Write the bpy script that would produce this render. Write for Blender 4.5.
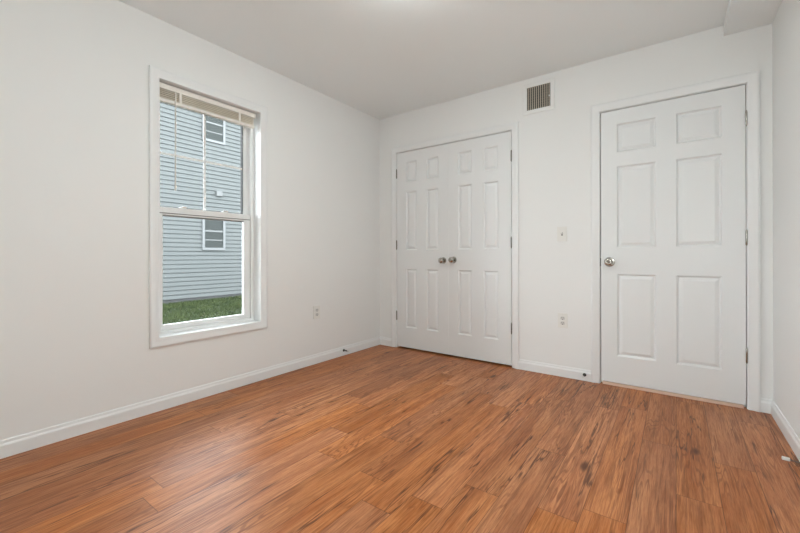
import bpy, bmesh, math, random
from mathutils import Vector, Matrix
import numpy as np

for o in list(bpy.data.objects):
    bpy.data.objects.remove(o)
S = bpy.context.scene
COL = S.collection
R = math.radians

# ------------------------------------------------------------------ camera
YB = 3.21            # room face of the back wall
XR = 3.0877          # room face of the right wall
YF = -0.42           # room face of the wall behind the camera
HC = 2.4484          # ceiling height
cd = bpy.data.cameras.new('camera')
cam = bpy.data.objects.new('camera', cd)
COL.objects.link(cam)
cd.sensor_fit = 'HORIZONTAL'
cd.sensor_width = 36.0
cd.lens = 378.4961 / 800 * 36.0
cd.shift_y = -(266.5 - 254.8358) / 800
cd.clip_start = 0.02
yaw, pitch, roll = R(36.1154), R(0.0991), R(-0.0611)
F = Vector((-math.sin(yaw) * math.cos(pitch), math.cos(yaw) * math.cos(pitch), math.sin(pitch)))
R0 = Vector((math.cos(yaw), math.sin(yaw), 0))
U0 = R0.cross(F)
RR = R0 * math.cos(roll) + U0 * math.sin(roll)
UU = U0 * math.cos(roll) - R0 * math.sin(roll)
m = Matrix((RR, UU, -F)).transposed().to_4x4()
m.translation = Vector((2.6112, 0.0066, 0.9664))
cam.matrix_world = m
S.camera = cam

# ------------------------------------------------------------------ light and exposure
W = bpy.data.worlds.new('overcast_sky')
S.world = W
W.use_nodes = True
bg = W.node_tree.nodes['Background']
bg.inputs['Color'].default_value = (0.88, 0.94, 1.0, 1)
bg.inputs['Strength'].default_value = 11.0
LAMP_COLOR = (0.868, 0.935, 0.938, 1)
LAMP_STRENGTH = 54.0
FILL_LAMP_STRENGTH = 36.5
S.view_settings.view_transform = 'Standard'
S.view_settings.look = 'None'
S.view_settings.gamma = 1
S.view_settings.use_curve_mapping = False
S.view_settings.exposure = 0.09


# ------------------------------------------------------------------ materials
class NT:
    def __init__(self, name):
        self.m = bpy.data.materials.new(name)
        self.m.use_nodes = True
        self.t = self.m.node_tree
        self.b = self.t.nodes['Principled BSDF']
        self.out = self.t.nodes['Material Output']

    def n(self, typ, **kw):
        nd = self.t.nodes.new(typ)
        for k, v in kw.items():
            setattr(nd, k, v)
        return nd

    def l(self, a, b):
        self.t.links.new(a, b)

    def inp(self, sock, v):
        if isinstance(v, bpy.types.NodeSocket):
            self.l(v, sock)
        else:
            sock.default_value = v

    def math(self, op, a, b=0.0, c=0.0):
        nd = self.n('ShaderNodeMath', operation=op)
        self.inp(nd.inputs[0], a)
        self.inp(nd.inputs[1], b)
        self.inp(nd.inputs[2], c)
        return nd.outputs[0]

    def vec(self, x, y, z=0.0):
        nd = self.n('ShaderNodeCombineXYZ')
        self.inp(nd.inputs[0], x)
        self.inp(nd.inputs[1], y)
        self.inp(nd.inputs[2], z)
        return nd.outputs[0]

    def noise(self, vec, scale=1.0, detail=3.0, rough=0.5, dist=0.0):
        nd = self.n('ShaderNodeTexNoise')
        self.l(vec, nd.inputs['Vector'])
        nd.inputs['Scale'].default_value = scale
        nd.inputs['Detail'].default_value = detail
        nd.inputs['Roughness'].default_value = rough
        nd.inputs['Distortion'].default_value = dist
        return nd.outputs[0]

    def ss(self, v, a, b, lo=0.0, hi=1.0):
        nd = self.n('ShaderNodeMapRange', interpolation_type='SMOOTHSTEP')
        self.inp(nd.inputs['Value'], v)
        nd.inputs['From Min'].default_value = a
        nd.inputs['From Max'].default_value = b
        nd.inputs['To Min'].default_value = lo
        nd.inputs['To Max'].default_value = hi
        return nd.outputs['Result']

    def mix(self, fac, a, b, blend='MIX'):
        nd = self.n('ShaderNodeMix', data_type='RGBA', blend_type=blend)
        self.inp(nd.inputs['Factor'], fac)
        self.inp(nd.inputs[6], a)
        self.inp(nd.inputs[7], b)
        return nd.outputs[2]


def simple(name, col, rough=0.5, metal=0.0, var=0.0, vscale=8.0, bump=0.0, bscale=200.0, spec=0.5):
    k = NT(name)
    k.b.inputs['Roughness'].default_value = rough
    k.b.inputs['Metallic'].default_value = metal
    k.b.inputs['Specular IOR Level'].default_value = spec
    tc = k.n('ShaderNodeTexCoord').outputs['Object']
    c = tuple(col) + (1,)
    f = k.noise(tc, vscale, 3)
    lo = tuple(x * (1 - var) for x in col) + (1,)
    k.l(k.mix(f, lo, c), k.b.inputs['Base Color'])
    if bump:
        bn = k.n('ShaderNodeBump')
        bn.inputs['Strength'].default_value = bump
        bn.inputs['Distance'].default_value = 0.001
        k.l(k.noise(tc, bscale, 2), bn.inputs['Height'])
        k.l(bn.outputs[0], k.b.inputs['Normal'])
    return k.m


M = {}
M['wall'] = simple('wall_paint', (0.86, 0.86, 0.845), 0.75, var=0.012, vscale=3, bump=0.12, bscale=260, spec=0.25)
M['ceiling'] = simple('ceiling_paint', (0.915, 0.95, 0.95), 0.9, var=0.012, vscale=3, bump=0.15, bscale=180, spec=0.15)
M['trim'] = simple('semigloss_trim_paint', (0.85, 0.855, 0.85), 0.38, var=0.01)
M['door'] = simple('white_door_paint', (0.82, 0.83, 0.825), 0.42, var=0.012)
M['vinyl'] = simple('white_vinyl', (0.86, 0.86, 0.85), 0.35, var=0.01)
M['plastic'] = simple('white_plate_plastic', (0.82, 0.81, 0.77), 0.3)
M['ivory'] = simple('cream_blind_vinyl', (0.87, 0.83, 0.76), 0.45, var=0.03)
M['slat'] = simple('beige_slat_vinyl', (0.86, 0.78, 0.66), 0.5, var=0.05)
M['wand'] = simple('beige_wand_plastic', (0.72, 0.69, 0.63), 0.3)
M['recep'] = simple('grey_white_receptacle', (0.66, 0.655, 0.63), 0.35)
M['nickel'] = simple('satin_nickel', (0.44, 0.42, 0.385), 0.2, 1.0, var=0.05)
M['darknickel'] = simple('aged_nickel', (0.20, 0.185, 0.16), 0.35, 1.0, var=0.1)
M['black'] = simple('dark_slot', (0.025, 0.023, 0.02), 0.7)
M['bronze'] = simple('dark_bronze', (0.06, 0.055, 0.05), 0.4, 0.6)
M['rubber'] = simple('white_rubber', (0.75, 0.75, 0.72), 0.6)
M['fin'] = simple('tan_vent_fin', (0.55, 0.50, 0.42), 0.45, var=0.1, vscale=30)
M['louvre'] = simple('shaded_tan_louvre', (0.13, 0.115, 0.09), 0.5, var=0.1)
M['duct'] = simple('duct_shade', (0.03, 0.027, 0.023), 0.7)
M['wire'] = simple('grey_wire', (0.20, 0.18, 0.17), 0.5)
M['closet'] = simple('closet_paint', (0.55, 0.55, 0.54), 0.8)
M['foundation'] = simple('grey_foundation', (0.045, 0.044, 0.043), 0.9, var=0.3, vscale=6)
M['roof'] = simple('grey_shingle', (0.13, 0.13, 0.135), 0.9, var=0.4, vscale=12)
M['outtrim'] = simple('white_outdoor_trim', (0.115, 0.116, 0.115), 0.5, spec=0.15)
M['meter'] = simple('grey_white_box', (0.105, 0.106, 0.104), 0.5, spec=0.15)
M['soil'] = simple('dark_turf_soil', (0.019, 0.026, 0.010), 0.95, var=0.5, vscale=5)
M['brass_in'] = simple('latch_steel', (0.20, 0.19, 0.17), 0.4, 1.0)
M['threshold'] = simple('lit_threshold_wood', (0.84, 0.60, 0.47), 0.4, var=0.12, vscale=20)  # light from under the door is put into this pale wood colour


def siding_mat():
    k = NT('pale_blue_siding')
    tc = k.n('ShaderNodeTexCoord').outputs['Object']
    f = k.noise(tc, 2.2, 4)
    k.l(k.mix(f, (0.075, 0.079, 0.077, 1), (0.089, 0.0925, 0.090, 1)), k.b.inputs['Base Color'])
    k.b.inputs['Roughness'].default_value = 0.8
    k.b.inputs['Specular IOR Level'].default_value = 0.1
    return k.m


def grass_mat():
    k = NT('lawn_grass')
    tc = k.n('ShaderNodeTexCoord').outputs['Object']
    f = k.noise(tc, 1.6, 5, 0.6)
    g = k.noise(tc, 9.0, 3, 0.6)
    c = k.mix(k.ss(f, .35, .65), (0.019, 0.028, 0.0105, 1), (0.041, 0.052, 0.020, 1))
    c = k.mix(k.ss(g, .55, .75), c, (0.054, 0.060, 0.029, 1))
    k.l(c, k.b.inputs['Base Color'])
    k.b.inputs['Roughness'].default_value = 0.9
    k.b.inputs['Specular IOR Level'].default_value = 0.1
    return k.m


def glass_mat(name, tint=(0.96, 0.98, 0.98, 1), base=0.03):
    k = NT(name)
    t = k.n('ShaderNodeBsdfTransparent')
    t.inputs[0].default_value = tint
    g = k.n('ShaderNodeBsdfGlossy')
    g.inputs['Roughness'].default_value = 0.02
    fr = k.n('ShaderNodeFresnel')
    fr.inputs[0].default_value = 1.2
    mx = k.n('ShaderNodeMixShader')
    k.l(fr.outputs[0], mx.inputs[0])
    k.l(t.outputs[0], mx.inputs[1])
    k.l(g.outputs[0], mx.inputs[2])
    k.l(mx.outputs[0], k.out.inputs[0])
    return k.m


def lamp_mat(name, strength):
    k = NT(name)
    e = k.n('ShaderNodeEmission')
    e.inputs[0].default_value = LAMP_COLOR
    e.inputs[1].default_value = strength
    k.l(e.outputs[0], k.out.inputs[0])
    return k.m


PW, PL = 0.1435, 1.22


def floor_mat():
    k = NT('oak_plank_floor')
    tc = k.n('ShaderNodeTexCoord').outputs['Object']
    sp = k.n('ShaderNodeSeparateXYZ')
    k.l(tc, sp.inputs[0])
    x, y = sp.outputs[0], sp.outputs[1]
    u = k.math('MULTIPLY_ADD', x, 1 / PW, -(2.466 / PW) + 40)
    pi = k.math('FLOOR', u)
    fu = k.math('FRACT', u)
    wn = k.n('ShaderNodeTexWhiteNoise', noise_dimensions='1D')
    k.l(pi, wn.inputs['W'])
    v = k.math('ADD', k.math('MULTIPLY', y, 1 / PL), k.math('MULTIPLY', wn.outputs['Value'], 7.3))
    pj = k.math('FLOOR', v)
    fv = k.math('FRACT', v)
    w2 = k.n('ShaderNodeTexWhiteNoise', noise_dimensions='2D')
    k.l(k.vec(pi, pj), w2.inputs['Vector'])
    idv = w2.outputs['Value']
    sc = k.n('ShaderNodeSeparateColor')
    k.l(w2.outputs['Color'], sc.inputs[0])
    r1, r2, r3 = sc.outputs[0], sc.outputs[1], sc.outputs[2]
    seed = k.math('MULTIPLY', idv, 61.0)
    # broad streaks running along the board
    yy = k.math('ADD', y, k.math('MULTIPLY', r2, 9.0))
    nz = lambda fx, fy, off, det=3, rough=.55: k.noise(k.vec(k.math('MULTIPLY', x, fx), k.math('MULTIPLY', yy, fy), k.math('ADD', seed, off)), 1, det, rough)
    broad = nz(15, 1.3, 0, 4)
    streak = nz(48, 2.1, 5, 4, .6)
    fine = nz(150, 5.0, 15, 3, .6)
    # cathedral figure: contour lines of a stretched field
    field = k.math('ADD', nz(10.5, 0.95, 31, 2, .5), k.math('MULTIPLY', fine, .014))
    rings = k.math('SINE', k.math('MULTIPLY', field, 165.0))
    ringm = k.ss(nz(6, 1.7, 9, 1), .48, .62)
    # dark mineral cracks that wander along the board
    cr = k.math('ABSOLUTE', k.math('SUBTRACT', nz(14, 0.75, 23, 4, .52), 0.5))
    crk = k.math('MULTIPLY', k.ss(cr, 0.002, 0.017, 1, 0), k.ss(nz(9, 1.3, 41, 2), .46, .56))
    thin = k.math('ABSOLUTE', k.math('SUBTRACT', nz(24, 0.55, 63, 3, .5), 0.5))
    thin = k.math('MULTIPLY', k.ss(thin, 0.002, 0.020, 1, 0), k.ss(nz(12, 1.4, 87, 2), .42, .56))
    sm = k.ss(nz(18, 2.4, 77, 4, .62), .54, .72)
    pores = fine
    micro = nz(420, 16, 3, 2, .6)
    # knots
    vo = k.n('ShaderNodeTexVoronoi')
    k.l(k.vec(k.math('MULTIPLY', x, 7.0), k.math('MULTIPLY', yy, 2.6), seed), vo.inputs['Vector'])
    vo.inputs['Scale'].default_value = 1.0
    vs = k.n('ShaderNodeSeparateColor')
    k.l(vo.outputs['Color'], vs.inputs[0])
    kn = k.math('MULTIPLY', k.ss(k.math('ADD', vo.outputs['Distance'], k.math('MULTIPLY', k.math('SUBTRACT', streak, .5), .22)), .03, .17, 1, 0),
                k.ss(vs.outputs[0], .80, .82))
    tone = k.math('ADD', k.math('MULTIPLY', broad, .55), k.math('MULTIPLY', streak, .45))
    c = k.mix(k.ss(tone, .36, .64), FL_LO, FL_HI)
    c = k.mix(k.math('MULTIPLY', k.ss(fine, .45, .68), .50), c, FL_DK)
    c = k.mix(k.math('MULTIPLY', k.ss(micro, .50, .70), .40), c, FL_DK)
    c = k.mix(k.math('MULTIPLY', k.ss(micro, .48, .30), .22), c, FL_LT)
    c = k.mix(k.math('MULTIPLY', k.ss(rings, .2, .95), k.math('MULTIPLY', ringm, .62)), c, FL_DK)
    c = k.mix(k.math('MULTIPLY', k.ss(streak, .53, .66), .65), c, FL_DK)
    c = k.mix(k.math('MULTIPLY', sm, .45), c, FL_DK)
    c = k.mix(k.math('MULTIPLY', thin, .60), c, FL_DK)
    c = k.mix(k.math('MULTIPLY', crk, .78), c, FL_XX)
    c = k.mix(k.math('MULTIPLY', kn, .85), c, FL_XX)
    hv = k.n('ShaderNodeHueSaturation')
    k.l(c, hv.inputs['Color'])
    k.l(k.ss(r1, 0, 1, .91, 1.09), hv.inputs['Value'])
    k.l(k.ss(r3, 0, 1, .95, 1.03), hv.inputs['Saturation'])
    c = hv.outputs[0]
    # seams
    eu = k.math('MULTIPLY', k.math('MINIMUM', fu, k.math('SUBTRACT', 1.0, fu)), PW)
    ev = k.math('MULTIPLY', k.math('MINIMUM', fv, k.math('SUBTRACT', 1.0, fv)), PL)
    e = k.math('MINIMUM', eu, ev)
    seam = k.ss(e, .0004, .0022, 1, 0)
    c = k.mix(k.math('MULTIPLY', seam, .65), c, FL_XX)
    k.l(c, k.b.inputs['Base Color'])
    k.l(k.ss(pores, .3, .8, .37, .46), k.b.inputs['Roughness'])
    k.b.inputs['Specular IOR Level'].default_value = 0.30
    bn = k.n('ShaderNodeBump')
    bn.inputs['Strength'].default_value = 0.25
    bn.inputs['Distance'].default_value = 0.0006
    k.l(k.math('SUBTRACT', k.math('MULTIPLY', pores, -.5), k.math('MULTIPLY', seam, 1.2)), bn.inputs['Height'])
    k.l(bn.outputs[0], k.b.inputs['Normal'])
    return k.m


FL_LO = (0.375, 0.116, 0.030, 1)
FL_HI = (0.575, 0.232, 0.085, 1)
FL_LT = (0.72, 0.36, 0.16, 1)
FL_DK = (0.19, 0.050, 0.010, 1)
FL_XX = (0.058, 0.014, 0.003, 1)
M['floor'] = floor_mat()
M['siding'] = siding_mat()
M['grass'] = grass_mat()
M['glass'] = glass_mat('window_glass')
M['lamp'] = lamp_mat('lit_dome_glass', LAMP_STRENGTH)
M['globe'] = lamp_mat('fill_globe_glow', FILL_LAMP_STRENGTH)
M['houseglass'] = simple('house_window_glass', (0.034, 0.037, 0.035), 0.3, var=0.25, vscale=3, spec=0.06)


# ------------------------------------------------------------------ mesh helpers
class MB:
    """collects shapes, then links them as ONE mesh object"""
    def __init__(self):
        self.bm = bmesh.new()

    def box(self, x0, x1, y0, y1, z0, z1, bev=0.0, seg=2):
        r = bmesh.ops.create_cube(self.bm, size=1)
        vs = r['verts']
        for v in vs:
            v.co = Vector(((x0 + x1) / 2 + v.co.x * (x1 - x0), (y0 + y1) / 2 + v.co.y * (y1 - y0), (z0 + z1) / 2 + v.co.z * (z1 - z0)))
        if bev:
            es = list({e for v in vs for e in v.link_edges})
            bmesh.ops.bevel(self.bm, geom=es, offset=bev, segments=seg, affect='EDGES', profile=0.6)
        return self

    def faces(self, verts, faces):
        vs = [self.bm.verts.new(v) for v in verts]
        for f in faces:
            try:
                self.bm.faces.new([vs[i] for i in f])
            except ValueError:
                pass
        return self

    def rings(self, rings, closed_ring=True, caps=True, loop=False):
        """connect successive lists of points"""
        n = len(rings[0])
        rv = [[self.bm.verts.new(p) for p in r] for r in rings]
        pairs = list(zip(rv, rv[1:])) + ([(rv[-1], rv[0])] if loop else [])
        for a, b in pairs:
            for i in range(n if closed_ring else n - 1):
                j = (i + 1) % n
                self.bm.faces.new((a[i], a[j], b[j], b[i]))
        if caps and not loop and closed_ring:
            self.bm.faces.new(list(reversed(rv[0])))
            self.bm.faces.new(rv[-1])
        return self

    def lathe(self, prof, origin=(0, 0, 0), axis='-y', seg=24):
        """prof: (radius, distance along axis)"""
        ox, oy, oz = origin
        rg = []
        for r, d in prof:
            r = max(r, 1e-5)
            ring = []
            for i in range(seg):
                a = 2 * math.pi * i / seg
                c, s = r * math.cos(a), r * math.sin(a)
                if axis == '-y':
                    ring.append((ox + c, oy - d, oz + s))
                elif axis == 'z':
                    ring.append((ox + c, oy + s, oz + d))
                elif axis == '-z':
                    ring.append((ox + c, oy - s, oz - d))
                elif axis == 'x':
                    ring.append((ox + d, oy + c, oz + s))
            rg.append(ring)
        return self.rings(rg)

    def tube(self, pts, r, seg=8):
        rg = []
        n = len(pts)
        for i, p in enumerate(pts):
            a = Vector(pts[max(i - 1, 0)])
            b = Vector(pts[min(i + 1, n - 1)])
            t = (b - a).normalized()
            s = t.cross(Vector((0, 0, 1)))
            if s.length < 1e-3:
                s = Vector((1, 0, 0))
            s.normalize()
            w = s.cross(t)
            rg.append([Vector(p) + r * (math.cos(2 * math.pi * k / seg) * s + math.sin(2 * math.pi * k / seg) * w) for k in range(seg)])
        return self.rings(rg)

    def build(self, name, mat, parent=None, smooth=False):
        bmesh.ops.recalc_face_normals(self.bm, faces=self.bm.faces)
        me = bpy.data.meshes.new(name)
        self.bm.to_mesh(me)
        self.bm.free()
        me.materials.append(mat)
        if smooth:
            me.polygons.foreach_set('use_smooth', [True] * len(me.polygons))
            try:
                me.set_sharp_from_angle(angle=R(38))
            except Exception:
                pass
        o = bpy.data.objects.new(name, me)
        COL.objects.link(o)
        if parent:
            o.parent = parent
        return o


def tag(o, label=None, cat=None, group=None, kind=None):
    if label:
        o['label'] = label
    if cat:
        o['category'] = cat
    if group:
        o['group'] = group
    if kind:
        o['kind'] = kind
    return o


def empty(name, loc, rz=0.0):
    o = bpy.data.objects.new(name, None)
    o.empty_display_size = 0.05
    COL.objects.link(o)
    o.location = loc
    o.rotation_euler = (0, 0, rz)
    return o


def copy_tree(o, parent=None):
    c = o.copy()
    COL.objects.link(c)
    if parent:
        c.parent = parent
    for ch in o.children:
        copy_tree(ch, c)
    return c


def structure(o, label, cat):
    return tag(o, label, cat, kind='structure')


# opening sizes
WY0, WY1, WZ0, WZ1 = 1.030, 1.742, 0.455, 2.077       # window opening in the left wall
CX0, CX1 = 0.233, 1.4662                               # closet leaf opening
EX0, EX1 = 2.147, 2.9689                               # entry leaf opening
DH = 2.045
JT = 0.019                                             # jamb thickness
WT = 0.115                                             # wall thickness

# ------------------------------------------------------------------ room shell
b = MB()
b.box(-0.14, XR + 0.14, YF - 0.14, YB + 1.4, -0.06, 0.0)
structure(b.build('floor', M['floor']), 'orange brown oak plank floor with dark knots and streaks', 'floor')

b = MB()
b.box(-0.14, XR + 0.14, YF - 0.14, YB + 1.4, HC, HC + 0.1)
structure(b.build('ceiling', M['ceiling']), 'flat white ceiling above the room', 'ceiling')

b = MB()
e = 0.012
b.box(-0.14, 0, YF - 0.14, WY0 - e, 0, HC)
b.box(-0.14, 0, WY1 + e, YB + 1.4, 0, HC)
b.box(-0.14, 0, WY0 - e, WY1 + e, 0, WZ0 - e)
b.box(-0.14, 0, WY0 - e, WY1 + e, WZ1 + e, HC)
structure(b.build('wall_left', M['wall']), 'white painted wall with the tall window', 'wall')

b = MB()
top = DH + JT
b.box(0, CX0 - JT, YB, YB + WT, 0, HC)
b.box(CX1 + JT, EX0 - JT, YB, YB + WT, 0, HC)
b.box(EX1 + JT, XR, YB, YB + WT, 0, HC)
b.box(CX0 - JT, CX1 + JT, YB, YB + WT, top, HC)
b.box(EX0 - JT, EX1 + JT, YB, YB + WT, top, HC)
structure(b.build('wall_back', M['wall']), 'white painted wall with the closet and entry doors', 'wall')

b = MB()
b.box(XR, XR + 0.14, YF - 0.14, YB + 1.4, 0, HC)
structure(b.build('wall_right', M['wall']), 'white painted wall at the right edge beside the entry door', 'wall')
b = MB()
b.box(0, XR, YF - 0.14, YF, 0, HC)
structure(b.build('wall_front', M['wall']), 'white painted wall behind the viewer', 'wall')
b = MB()   # closet and hall behind the doors
b.box(0, XR, YB + 1.26, YB + 1.4, 0, HC)
b.box(1.78, 1.90, YB + WT, YB + 1.26, 0, HC)
structure(b.build('wall_closet', M['closet']), 'back and side wall inside the closet behind the double doors', 'wall')

# soffit: a low box along the right wall under the ceiling
b = MB()
b.box(2.8609, XR, YF, YB, 2.3797, HC)
structure(b.build('trim_4', M['ceiling']), 'boxed white soffit under the ceiling along the right wall', 'soffit')

# baseboards
BB = [(0, 0), (0.0125, 0), (0.0125, 0.058), (0.0105, 0.064), (0.0075, 0.069), (0.0062, 0.080), (0.0045, 0.084), (0, 0.084)]


def base_run(b, p0, p1, nrm, m0=0, m1=0):
    """run from p0 to p1, nrm points into the room; m = mitre sign at each end"""
    d = (Vector(p1) - Vector(p0)).normalized()
    rg = []
    for p, mm in ((p0, m0), (p1, m1)):
        rg.append([Vector((p[0], p[1], 0)) + Vector((nrm[0], nrm[1], 0)) * t + Vector((d.x, d.y, 0)) * (mm * t) + Vector((0, 0, z)) for t, z in BB])
    b.rings(rg)


CW = 0.057
b = MB(); base_run(b, (0, YF), (0, YB), (1, 0), 1, -1)
structure(b.build('baseboard_left', M['trim']), 'white baseboard along the window wall', 'baseboard')
b = MB()
base_run(b, (0, YB), (CX0 - 0.004 - CW, YB), (0, -1), 1, 0)
base_run(b, (CX1 + 0.004 + CW, YB), (EX0 - 0.004 - CW, YB), (0, -1), 0, 0)
base_run(b, (EX1 + 0.004 + CW, YB), (XR, YB), (0, -1), 0, -1)
structure(b.build('baseboard_back', M['trim']), 'white baseboard along the wall with the doors', 'baseboard')
b = MB(); base_run(b, (XR, YB), (XR, YF), (-1, 0), 1, -1)
structure(b.build('baseboard_right', M['trim']), 'white baseboard along the right wall', 'baseboard')
b = MB(); base_run(b, (XR, YF), (0, YF), (0, 1), 1, -1)
structure(b.build('baseboard_front', M['trim']), 'white baseboard along the wall behind the viewer', 'baseboard')

# casings ------------------------------------------------------------
CP = [(0, 0), (0, 0.007), (0.003, 0.0095), (0.018, 0.0105), (0.030, 0.0125), (0.040, 0.0165), (0.047, 0.0180), (0.053, 0.0170), (0.057, 0.0135), (0.057, 0)]


def casing(b, x0, x1, z0, z1, y=0.0, closed=False):
    if closed:
        cs = [(x0, z0, -1, -1), (x0, z1, -1, 1), (x1, z1, 1, 1), (x1, z0, 1, -1)]
    else:
        cs = [(x0, z0, -1, 0), (x0, z1, -1, 1), (x1, z1, 1, 1), (x1, z0, 1, 0)]
    b.rings([[(cx + sx * t, y - d, cz + sz * t) for t, d in CP] for cx, cz, sx, sz in cs], loop=closed)


def jamb(b, x0, x1, z1, y0, y1, stop):
    # stop: depth of the door stop strip, 0 for none
    b.box(x0 - JT, x0, y0, y1, 0, z1 + JT)
    b.box(x1, x1 + JT, y0, y1, 0, z1 + JT)
    b.box(x0, x1, y0, y1, z1, z1 + JT)
    if not stop:
        return
    s = y0 + stop
    b.box(x0, x0 + 0.011, s, s + 0.03, 0, z1)
    b.box(x1 - 0.011, x1, s, s + 0.03, 0, z1)
    b.box(x0 + 0.011, x1 - 0.011, s, s + 0.03, z1 - 0.011, z1)


def door_trim(name, x0, x1, label, stop):
    r = empty(name, (0, YB, 0))
    structure(r, label, 'door trim')
    b = MB(); casing(b, x0 - 0.004, x1 + 0.004, 0, DH + 0.004)
    b.build('casing', M['trim'], r, smooth=True)
    b = MB(); jamb(b, x0, x1, DH, 0.0, WT, stop)
    b.build('jamb', M['trim'], r)
    return r


tr_c = door_trim('trim_1', CX0, CX1, 'white moulded casing around the closet double doors', 0)
tr_e = door_trim('trim_2', EX0, EX1, 'white moulded casing around the single entry door', 0.039)
b = MB().box(EX0 - 0.0005, EX0 + 0.0012, 0.002, 0.03, 0.885, 0.945)
b.build('strike_plate', M['brass_in'], tr_e)
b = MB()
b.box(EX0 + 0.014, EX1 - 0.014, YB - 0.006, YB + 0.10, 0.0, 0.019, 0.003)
structure(b.build('trim_3', M['threshold']), 'wooden threshold strip under the entry door, paled by painted light', 'threshold')


# ------------------------------------------------------------------ doors
def panel_mesh(x0, x1, z0, z1):
    """moulded raised panel: sticking drops in, flat, then a bevel rises to the field"""
    prof = [(0.0, 0.0), (0.002, 0.0015), (0.008, 0.0095), (0.012, 0.0115), (0.015, 0.0115), (0.034, 0.0030), (0.036, 0.0026)]
    b = MB()
    rg = [[(x0 + t, d, z0 + t), (x1 - t, d, z0 + t), (x1 - t, d, z1 - t), (x0 + t, d, z1 - t)] for t, d in prof]
    rg.insert(0, [(x0, 0.020, z0), (x1, 0.020, z0), (x1, 0.020, z1), (x0, 0.020, z1)])
    b.rings(rg)
    return b


ROWS = [(0.222, 0.828), (1.023, 1.624), (1.726, 1.936)]


def leaf_mesh(x0, x1, z0, z1, cols, th=0.035):
    b = MB()
    xs = sorted([x0, x1] + [c for p in cols for c in p])
    zs = sorted([z0, z1] + [c for p in ROWS for c in p])
    holes = {(round(p[0], 5), round(q[0], 5)) for p in cols for q in ROWS}
    for i in range(len(xs) - 1):
        for j in range(len(zs) - 1):
            if (round(xs[i], 5), round(zs[j], 5)) in holes:
                b.box(xs[i], xs[i + 1], 0.020, th, zs[j], zs[j + 1])
            else:
                b.box(xs[i], xs[i + 1], 0.0, th, zs[j], zs[j + 1])
    bmesh.ops.remove_doubles(b.bm, verts=b.bm.verts, dist=1e-5)
    # drop inner double faces
    seen = {}
    for f in b.bm.faces:
        key = tuple(sorted(v.index for v in f.verts))
        seen.setdefault(key, []).append(f)
    return b


def make_hinge(parent, x, z, mat, side):
    b = MB()
    L = 0.089
    b.lathe([(0.0, 0), (0.004, 0.0), (0.0058, 0.003), (0.0058, L / 3 - .0006), (0.0052, L / 3), (0.0058, L / 3 + .0006), (0.0058, 2 * L / 3 - .0006), (0.0052, 2 * L / 3), (0.0058, 2 * L / 3 + .0006), (0.0058, L - 0.003), (0.004, L), (0.0, L)],
            (x, -0.0056, z - L / 2), 'z', 14)
    h = b.build('hinge', mat, parent, smooth=True)
    b = MB()
    b.box(x - 0.0008, x + 0.0008, -0.003, 0.030, z - L / 2, z + L / 2)
    b.build('hinge_plate', mat, h)
    b = MB()
    b.lathe([(0, 0), (0.0042, 0), (0.0046, 0.003), (0.003, 0.006), (0, 0.007)], (x, -0.0056, z + L / 2 - 0.0005), 'z', 12)
    b.lathe([(0, 0), (0.0042, 0), (0.0046, 0.003), (0.003, 0.006), (0, 0.007)], (x, -0.0056, z - L / 2 + 0.0005), '-z', 12)
    b.build('hinge_tip', mat, h, smooth=True)


def make_knob(parent, x, z, mat, button, k=1.0):
    b = MB()
    b.lathe([(0, 0.040), (0.012, 0.030), (0.0125, 0.036), (0.020, 0.0405), (0.0262, 0.046), (0.0278, 0.052), (0.0262, 0.058), (0.021, 0.0625), (0.013, 0.0645), (0.0115, 0.0640), (0.0, 0.0635)] if button else
            [(0, 0.040), (0.010, 0.030), (0.011, 0.036), (0.019, 0.040), (0.0255, 0.046), (0.027, 0.052), (0.0252, 0.058), (0.019, 0.063), (0.009, 0.0655), (0.0, 0.066)], (x, 0, z), '-y', 32)
    kb = b.build('knob', mat, parent, smooth=True)
    b = MB().lathe([(0, -0.001), (0.036 * k, -0.001), (0.036 * k, 0.003), (0.033 * k, 0.007), (0.022 * k, 0.009), (0.014, 0.009), (0.0, 0.009)], (x, 0, z), '-y', 32)
    b.build('rose', mat, kb, smooth=True)
    b = MB().lathe([(0, 0.007), (0.0115, 0.007), (0.0100, 0.014), (0.0100, 0.026), (0.0125, 0.034), (0, 0.034)], (x, 0, z), '-y', 24)
    b.build('neck', mat, kb, smooth=True)
    if button:
        b = MB().lathe([(0, 0.062), (0.0105, 0.062), (0.0105, 0.0648), (0.009, 0.0652), (0, 0.0652)], (x, 0, z), '-y', 20)
        b.build('lock_plate', M['darknickel'], kb, smooth=True)
        b = MB().lathe([(0, 0.064), (0.0045, 0.064), (0.0045, 0.068), (0.003, 0.069), (0, 0.069)], (x, 0, z), '-y', 16)
        b.build('lock_button', mat, kb, smooth=True)


def make_door(name, x0, x1, z0, cols, knob_x, knob_z, hinge_x, hmat, button, label):
    r = empty(name, (0, YB, 0))
    structure(r, label, 'door')
    leaf_mesh(x0, x1, z0, DH - 0.006, cols).build('leaf', M['door'], r)
    for c in cols:
        for q in ROWS:
            panel_mesh(c[0], c[1], q[0], q[1]).build('panel', M['door'], r)
    make_knob(r, knob_x, knob_z, M['nickel'], button, 1.0 if button else 0.85)
    for z in (0.337, 1.077, 1.825):
        make_hinge(r, hinge_x, z, hmat, 1)
    return r


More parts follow.
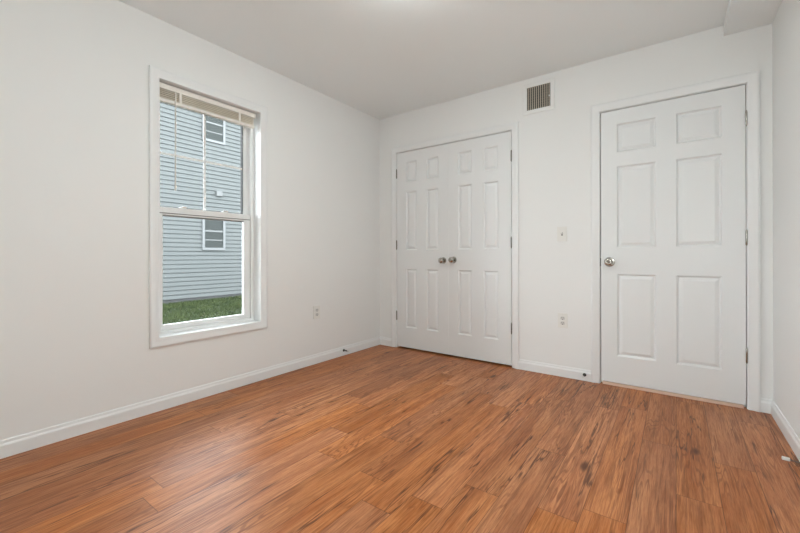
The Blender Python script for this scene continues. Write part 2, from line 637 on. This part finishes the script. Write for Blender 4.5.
make_door('door_1', CX0 + 0.004, 0.8463, 0.017, [(0.351, 0.483), (0.601, 0.738)], 0.794, 0.918, CX0 + 0.0005, M['darknickel'], False,
          'white six panel closet door, the leaf nearer the window wall')
make_door('door_2', 0.8474, CX1 - 0.004, 0.017, [(0.952, 1.092), (1.207, 1.347)], 0.905, 0.9245, CX1 - 0.0005, M['darknickel'], False,
          'white six panel closet door, the leaf nearer the entry door')
make_door('door_3', EX0 + 0.0055, EX1 - 0.004, 0.024, [(2.258, 2.498), (2.612, 2.851)], 2.2095, 0.917, EX1 - 0.0005, M['nickel'], True,
          'single white six panel entry door with a locking knob')

# ------------------------------------------------------------------ window (local x runs along the wall, -y into the room)
WC = (WY0 + WY1) / 2
HW = (WY1 - WY0) / 2
win = empty('window_1', (0, WC, 0), R(90))
structure(win, 'tall white double hung window in the left wall', 'window')
b = MB(); casing(b, -HW - 0.0, HW + 0.0, WZ0, WZ1, 0, True)
b.build('casing', M['trim'], win, smooth=True)
b = MB()
e = 0.012
b.box(-HW - e, -HW, 0.0, 0.135, WZ0 - e, WZ1 + e)
b.box(HW, HW + e, 0.0, 0.135, WZ0 - e, WZ1 + e)
b.box(-HW, HW, 0.0, 0.135, WZ1, WZ1 + e)
b.build('jamb', M['trim'], win)
b = MB(); b.box(-HW, HW, 0.0, 0.135, WZ0 - e, WZ0)
b.build('sill', M['trim'], win)


def frame_ring(b, x0, x1, z0, z1, wl, wr, wb, wt, y0, y1, bev=0.0):
    b.box(x0, x0 + wl, y0, y1, z0, z1, bev)
    b.box(x1 - wr, x1, y0, y1, z0, z1, bev)
    b.box(x0 + wl, x1 - wr, y0, y1, z0, z0 + wb, bev)
    b.box(x0 + wl, x1 - wr, y0, y1, z1 - wt, z1, bev)


b = MB()
frame_ring(b, -HW, HW, WZ0, WZ1, 0.024, 0.024, 0.022, 0.024, 0.088, 0.175)
# track ridges on each side
for s in (-1, 1):
    xx = s * (HW - 0.024)
    b.box(min(xx, xx - s * 0.006), max(xx, xx - s * 0.006), 0.128, 0.134, WZ0 + 0.022, WZ1 - 0.024)
b.build('window_frame', M['vinyl'], win)
SI = HW - 0.026
MR0, MR1 = 1.235, 1.288
# lower sash (inner track)
b = MB()
frame_ring(b, -SI, SI, WZ0 + 0.023, MR1, 0.034, 0.050, 0.034, MR1 - 1.235, 0.098, 0.127, 0.002)
ls = b.build('lower_sash', M['vinyl'], win)
b = MB(); b.box(-SI + 0.03, SI - 0.048, 0.110, 0.114, WZ0 + 0.053, MR0 + 0.002)
b.build('pane', M['glass'], ls)
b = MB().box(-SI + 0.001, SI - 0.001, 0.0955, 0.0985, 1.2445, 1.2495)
b.build('shade_strip', M['wire'], ls)  # dark strip painting the shade in the rail's groove
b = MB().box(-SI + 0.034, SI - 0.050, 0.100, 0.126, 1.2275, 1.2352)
b.build('shade_strip', M['wire'], ls)  # dark strip painting the shaded gap below the rail
for s in (-0.167, 0.128):
    b = MB()
    b.box(s - 0.022, s + 0.022, 0.100, 0.120, MR1 - 0.001, MR1 + 0.007, 0.002)
    lk = b.build('sash_lock', M['vinyl'], ls)
    b = MB().box(s - 0.004, s + 0.020, 0.094, 0.110, MR1 + 0.006, MR1 + 0.013, 0.002)
    b.build('lock_lever', M['wand'], lk)
# upper sash (outer track)
b = MB()
frame_ring(b, -SI, SI, 1.240, WZ1 - 0.026, 0.034, 0.036, 0.042, 0.036, 0.137, 0.166, 0.002)
us = b.build('upper_sash', M['vinyl'], win)
b = MB(); b.box(-SI + 0.030, SI - 0.034, 0.149, 0.153, 1.278, WZ1 - 0.060)
b.build('pane', M['glass'], us)
b = MB(); b.box(-0.008, 0.008, 0.1445, 0.1485, 1.282, WZ1 - 0.062)
b.build('muntin', M['vinyl'], us)
b = MB(); b.box(-SI + 0.034, SI - 0.036, 0.1440, 0.1485, 1.640, 1.656)
b.build('muntin', M['vinyl'], us)
# dark glazing gasket on the upper sash edge
b = MB()
b.box(SI - 0.0385, SI - 0.0345, 0.1372, 0.1655, 1.282, WZ1 - 0.062)
b.build('gasket', M['black'], us)

# ------------------------------------------------------------------ raised mini blind
bl = empty('window_blind', (0.010, WC, 0.0), R(90))
tag(bl, 'cream mini blind pulled up at the top of the window with a thin wand', 'blind')
BX0, BX1 = -HW + 0.006, HW - 0.026
b = MB(); b.box(BX0, BX1, 0.043, 0.078, 2.036, 2.0700, 0.003)
b.build('headrail', M['ivory'], bl)
b = MB(); b.box(BX1, BX1 + 0.006, 0.039, 0.079, 2.032, 2.0710, 0.002)
b.build('bracket', M['ivory'], bl)
nsl = 5
for i in range(nsl):
    z = 1.979 + i * 0.0118
    b = MB()
    y0, y1 = 0.044, 0.072
    n = 6
    top_, bot_ = [], []
    for q in range(n + 1):
        t = q / n
        yy = y0 + (y1 - y0) * t
        zz = z + 0.0022 * (1 - (2 * t - 1) ** 2)
        top_.append((yy, zz + 0.0034)); bot_.append((yy, zz))
    pr = bot_ + top_[::-1]
    off = 0.001 * math.sin(i * 2.4)
    b.rings([[(x, yy + off, zz) for yy, zz in pr] for x in (BX0 + 0.003, BX1 - 0.003)])
    b.build('slat', M['slat'], bl)
b = MB(); b.box(BX0 + 0.001, BX1 - 0.001, 0.043, 0.074, 1.955, 1.976, 0.003)
b.build('bottom_rail', M['ivory'], bl)
for xx in (1.172 - WC, 1.591 - WC):
    b = MB(); b.box(xx - 0.008, xx + 0.008, 0.0405, 0.0420, 1.960, 2.040)
    b.build('ladder_tape', M['ivory'], bl)
b = MB()
wx = 1.138 - WC
b.tube([(wx, 0.036, 2.022), (wx, 0.036, 1.70), (wx, 0.037, 1.395)], 0.0044, 8)
b.tube([(wx, 0.037, 1.43), (wx, 0.037, 1.392)], 0.0055, 8)
wd = b.build('wand', M['wand'], bl, smooth=True)
b = MB(); b.tube([(wx, 0.050, 2.045), (wx, 0.040, 2.040), (wx, 0.036, 2.030), (wx, 0.036, 2.018)], 0.0022, 6)
b.build('wand_hook', M['ivory'], wd, smooth=True)

# ------------------------------------------------------------------ wall plates
def plate(b, w=0.074, h=0.117):
    b.box(-w / 2, w / 2, -0.0065, 0.0, -h / 2, h / 2, 0.0022, 2)


def screw(parent, z, y=-0.0065):
    b = MB().lathe([(0, 0), (0.0032, 0), (0.0028, 0.001), (0, 0.0012)], (0, y, z), '-y', 12)
    b.build('screw', M['plastic'], parent, smooth=True)


sw = empty('light_switch', (1.8765, YB, 1.136))
tag(sw, 'white toggle light switch on the wall left of the entry door', 'light switch')
b = MB(); plate(b); b.build('plate', M['plastic'], sw)
b = MB().box(-0.0052, 0.0052, -0.0070, -0.004, -0.0125, 0.0125)
b.build('slot', M['darknickel'], sw)
b = MB()
b.faces([(-.0042, -.006, -.0035), (.0042, -.006, -.0035), (.0042, -.006, .0065), (-.0042, -.006, .0065), (-.0034, -.017, .0075), (.0034, -.017, .0075), (.0034, -.0155, .0125), (-.0034, -.0155, .0125)],
        [(0, 1, 5, 4), (1, 2, 6, 5), (2, 3, 7, 6), (3, 0, 4, 7), (4, 5, 6, 7), (3, 2, 1, 0)])
b.build('toggle', M['plastic'], sw)
for z in (-0.030, 0.030):
    screw(sw, z)


def make_outlet(loc, rz, label):
    r = empty('wall_outlet', loc, rz)
    tag(r, label, 'outlet', 'duplex wall outlets')
    b = MB(); plate(b); b.build('plate', M['plastic'], r)
    for zc in (-0.0195, 0.0195):
        b = MB()
        pts = []
        for i in range(28):
            a = 2 * math.pi * i / 28
            px, pz = 0.0172 * math.cos(a), 0.0172 * math.sin(a)
            pz = max(-0.0135, min(0.0135, pz))
            pts.append((px, pz))
        b.rings([[(px, -0.004, zc + pz) for px, pz in pts], [(px, -0.0078, zc + pz) for px, pz in pts], [(px * .95, -0.0083, zc + pz * .95) for px, pz in pts]])
        rc = b.build('receptacle', M['recep'], r)
        for sx, hh in ((-0.0064, 0.0080), (0.0064, 0.0064)):
            b = MB().box(sx - 0.0012, sx + 0.0012, -0.0087, -0.0070, zc + 0.003 - hh / 2, zc + 0.003 + hh / 2)
            b.build('slot', M['black'], rc)
        b = MB().lathe([(0, 0.0070), (0.0030, 0.0070), (0.0030, 0.0087), (0, 0.0087)], (0, 0, zc - 0.0085), '-y', 12)
        b.build('ground_hole', M['black'], rc)
    screw(r, 0.0)
    return r


make_outlet((1.8805, YB, 0.4465), 0, 'white duplex outlet below the light switch, beside the entry door')
make_outlet((0.0, 2.312, 0.458), R(90), 'white duplex outlet low on the window wall near the closet corner')

# ------------------------------------------------------------------ air vent above, between the doors
av = empty('air_vent', (1.6945, YB, 2.2755))
tag(av, 'square white air vent with tan fins high on the wall between the doors', 'air vent')
o_, i_ = 0.129, 0.0945
b = MB()
prof = [(o_, 0.0), (o_, -0.003), (o_ - 0.006, -0.0075), (i_ + 0.010, -0.0085), (i_, -0.006), (i_, 0.0)]
rg = []
for sx, sz in ((-1, -1), (1, -1), (1, 1), (-1, 1)):
    rg.append([(sx * t, d, sz * t) for t, d in prof])
b.rings(rg, loop=True)
b.build('frame', M['wall'], av)
b = MB().box(-i_, i_, -0.0012, -0.0004, -i_, i_)
b.build('backing', M['duct'], av)  # flat near-black sheet standing for the shade inside the duct
nf = 11
for i in range(nf):
    xx = -i_ + (i + 0.62) * (2 * i_ / (nf + 0.25))
    b = MB()
    dx = 0.0042
    b.faces([(xx - .0025, -.0072, -i_), (xx + .0025, -.0072, -i_), (xx + .0025 + dx * .5, -.0032, -i_), (xx - .0025 + dx * .5, -.0032, -i_),
             (xx - .0025, -.0072, i_), (xx + .0025, -.0072, i_), (xx + .0025 + dx * .5, -.0032, i_), (xx - .0025 + dx * .5, -.0032, i_)],
            [(0, 1, 5, 4), (1, 2, 6, 5), (2, 3, 7, 6), (3, 0, 4, 7), (0, 3, 2, 1), (4, 5, 6, 7)])
    b.build('fin', M['fin'], av)
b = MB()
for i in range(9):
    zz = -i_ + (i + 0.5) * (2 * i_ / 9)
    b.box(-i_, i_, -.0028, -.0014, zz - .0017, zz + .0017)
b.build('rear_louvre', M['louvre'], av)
b = MB().box(i_ - .012, i_ - .004, -.014, -.004, -.016, -.006, .001)
b.build('damper_lever', M['plastic'], av)


# ------------------------------------------------------------------ spring door stops screwed into the baseboards
def make_stop(loc, rz, label):
    r = empty('door_stop', loc, rz)
    tag(r, label, 'door stop', 'door stops on the baseboards')
    b = MB().lathe([(0, 0), (0.0125, 0), (0.0125, 0.003), (0.008, 0.008), (0.005, 0.012), (0, 0.012)], (0, 0, 0), '-y', 20)
    b.build('base', M['bronze'], r, smooth=True)
    pts = []
    turns, L = 15, 0.044
    for i in range(turns * 10 + 1):
        a = 2 * math.pi * i / 10
        t = i / (turns * 10)
        rad = 0.0058 - 0.0012 * t
        pts.append((rad * math.cos(a), -0.009 - L * t, rad * math.sin(a)))
    b = MB().tube(pts, 0.0013, 5)
    b.build('spring', M['bronze'], r, smooth=True)
    b = MB().lathe([(0, 0.051), (0.0062, 0.051), (0.0072, 0.055), (0.0072, 0.064), (0.005, 0.067), (0, 0.067)], (0, 0, 0), '-y', 16)
    b.build('tip', M['rubber'], r, smooth=True)
    return r


make_stop((0.0125, 2.643, 0.051), R(90), 'dark spring door stop on the baseboard of the window wall')
make_stop((2.040, YB - 0.0125, 0.047), 0, 'dark spring door stop on the baseboard left of the entry door')

# ------------------------------------------------------------------ loose cable on the floor by the right wall
cb = empty('cable', (3.03, 2.52, 0.0))
tag(cb, 'short thin cable with a white plug lying on the floor by the right wall', 'cable')
b = MB()
b.box(-0.017, 0.011, -0.0085, 0.0085, 0.0005, 0.0135, 0.003)
pl = b.build('plug', M['rubber'], cb)
b = MB()
b.tube([(0.009, -0.001, 0.007), (0.020, -0.003, 0.006), (0.032, -0.004, 0.0045), (0.044, -0.003, 0.0045), (0.0455, -0.001, 0.0055)], 0.0022, 8)
b.build('wire', M['wire'], cb, smooth=True)
pl.rotation_euler = (0, 0, R(-8))

# ------------------------------------------------------------------ ceiling light in the middle of the room
cl = empty('ceiling_light', (1.54, 1.52, HC))
tag(cl, 'round flush dome light on the ceiling above the middle of the room', 'ceiling light')
b = MB().lathe([(0, 0), (0.165, 0), (0.165, 0.012), (0.158, 0.020), (0, 0.020)], (0, 0, 0), '-z', 40)
b.build('base', M['trim'], cl, smooth=True)
b = MB().lathe([(0.150, 0.0202), (0.148, 0.030), (0.130, 0.048), (0.095, 0.062), (0.050, 0.069), (0.0, 0.071)], (0, 0, 0), '-z', 40)
b.build('dome', M['lamp'], cl, smooth=True)

# ------------------------------------------------------------------ added fill light, out of view, shaped as a lamp on a pole
fl = empty('fill_lamp', (2.85, 0.45, 0.0))
tag(fl, 'unseen fill light added to brighten the room, white globe on a dark pole', 'fill light')
b = MB().lathe([(0, 0), (0.13, 0), (0.13, 0.012), (0.10, 0.022), (0.02, 0.028), (0, 0.028)], (0, 0, 0), 'z', 36)
b.build('base', M['bronze'], fl, smooth=True)
b = MB().lathe([(0, 0.02), (0.011, 0.02), (0.011, 1.22), (0, 1.22)], (0, 0, 0), 'z', 16)
b.build('pole', M['bronze'], fl, smooth=True)
b = MB().lathe([(0, 1.21), (0.045, 1.21), (0.05, 1.225), (0.05, 1.245), (0, 1.245)], (0, 0, 0), 'z', 24)
b.build('socket', M['bronze'], fl, smooth=True)
b = MB().lathe([(0, 1.235)] + [(0.15 * math.sin(math.pi * i / 20), 1.39 - 0.15 * math.cos(math.pi * i / 20)) for i in range(1, 20)] + [(0, 1.54)], (0, 0, 0), 'z', 32)
b.build('globe', M['globe'], fl, smooth=True)

# ------------------------------------------------------------------ outdoors
GZ = -0.68
b = MB()
random.seed(3)
b.box(-26, -0.16, -16, 26, GZ - 0.3, GZ)
g = b.build('ground', M['soil'])
structure(g, 'dark soil under the lawn outside the window', 'ground')

rng = np.random.default_rng(7)
N = 60000
gx = rng.uniform(-11.45, -2.5, N)
gy = rng.uniform(0.5, 11.5, N)
ang = rng.uniform(0, 2 * np.pi, N)
hh = rng.uniform(0.04, 0.10, N) * (0.8 + 0.4 * np.sin(gx * 1.7 + gy * .6) ** 2)
wd_ = rng.uniform(0.008, 0.016, N)
lean = rng.uniform(0.0, 0.05, N)
la = rng.uniform(0, 2 * np.pi, N)
v0 = np.stack([gx - wd_ * np.cos(ang), gy - wd_ * np.sin(ang), np.full(N, GZ - 0.002)], 1)
v1 = np.stack([gx + wd_ * np.cos(ang), gy + wd_ * np.sin(ang), np.full(N, GZ - 0.002)], 1)
v2 = np.stack([gx + lean * np.cos(la), gy + lean * np.sin(la), GZ + hh], 1)
vv = np.stack([v0, v1, v2], 1).reshape(-1, 3)
me = bpy.data.meshes.new('grass')
me.vertices.add(3 * N)
me.vertices.foreach_set('co', vv.ravel())
me.loops.add(3 * N)
me.loops.foreach_set('vertex_index', np.arange(3 * N))
me.polygons.add(N)
me.polygons.foreach_set('loop_start', np.arange(0, 3 * N, 3))
me.update()
me.validate()
me.materials.append(M['grass'])
go = bpy.data.objects.new('grass', me)
COL.objects.link(go)
tag(go, 'green lawn grass between the window and the neighbouring house', 'grass', kind='stuff')

HX = -11.5
nh = empty('neighbouring_house', (HX, 7.4, GZ))
tag(nh, 'pale blue clapboard house with white framed windows seen through the window', 'house')
b = MB()
y0, y1 = -8.0, 9.5          # local y range
zb = -0.545 - GZ            # bottom of the siding
lap, nl = 0.1525, 49
pr = []
for i in range(nl):
    z = zb + i * lap
    pr += [(0.0, z), (0.036, z), (0.036, z + 0.012), (0.026, z + 0.116), (0.018, z + 0.120), (0.0, z + 0.120), (0.0, z + lap)]
pr.append((-0.3, zb + nl * lap)); pr.append((-0.3, zb))
b.rings([[(d, yy, z) for d, z in pr] for yy in (y0, y1)])
b.build('siding', M['siding'], nh)
b = MB().box(-7.5, -0.03, y0, y1, 0.0, zb + nl * lap)
b.build('side_wall', M['siding'], nh)
b = MB().box(-0.03, 0.0, y0, y1, -0.02, zb)
b.build('foundation', M['foundation'], nh)
zt = zb + nl * lap
b = MB()
b.rings([[(0.45, yy, zt - 0.02), (0.45, yy, zt + 0.10), (-3.75, yy, zt + 2.2), (-7.95, yy, zt + 0.10), (-7.95, yy, zt - 0.02)] for yy in (y0 - .3, y1 + .3)])
b.build('roof', M['roof'], nh)
for yy in (y0, y1):
    b = MB().box(-0.02, 0.035, yy - 0.05, yy + 0.05, zb, zt)
    b.build('corner_board', M['outtrim'], nh)


def house_window(yc, z0, z1, w=0.88):
    x1 = 0.045
    b = MB()
    f = 0.095
    frame_yz = lambda b, ya, yb, za, zb_, t, xa, xb: (b.box(xa, xb, ya, ya + t, za, zb_), b.box(xa, xb, yb - t, yb, za, zb_), b.box(xa, xb, ya + t, yb - t, za, za + t), b.box(xa, xb, ya + t, yb - t, zb_ - t, zb_))
    frame_yz(b, yc - w / 2, yc + w / 2, z0, z1, f * .95, 0.0, x1 + .030)
    wf = b.build('window', M['outtrim'], nh)
    b = MB().box(0.038, 0.044, yc - w / 2 + f * .9, yc + w / 2 - f * .9, z0 + f * .9, z1 - f * .9)
    b.build('pane', M['houseglass'], wf)
    zm = (z0 + z1) / 2 + 0.0
    b = MB().box(0.040, 0.060, yc - w / 2 + f * .9, yc + w / 2 - f * .9, zm - 0.03, zm + 0.03)
    b.build('meeting_rail', M['meter'], wf)
    zr = z0 + 0.38
    b = MB().box(0.040, 0.052, yc - w / 2 + f * .9, yc + w / 2 - f * .9, zr - 0.018, zr + 0.018)
    b.build('screen_bar', M['meter'], wf)


for yc in (-5.0, -0.005, 5.0):
    house_window(yc, 1.175 - GZ, 2.60 - GZ)
    house_window(yc, 5.225 - GZ, 6.65 - GZ)
b = MB()
b.box(0.0, 0.13, 0.06, 0.29, 3.225 - GZ, 3.415 - GZ, 0.01)
b.build('vent_hood', M['meter'], nh)
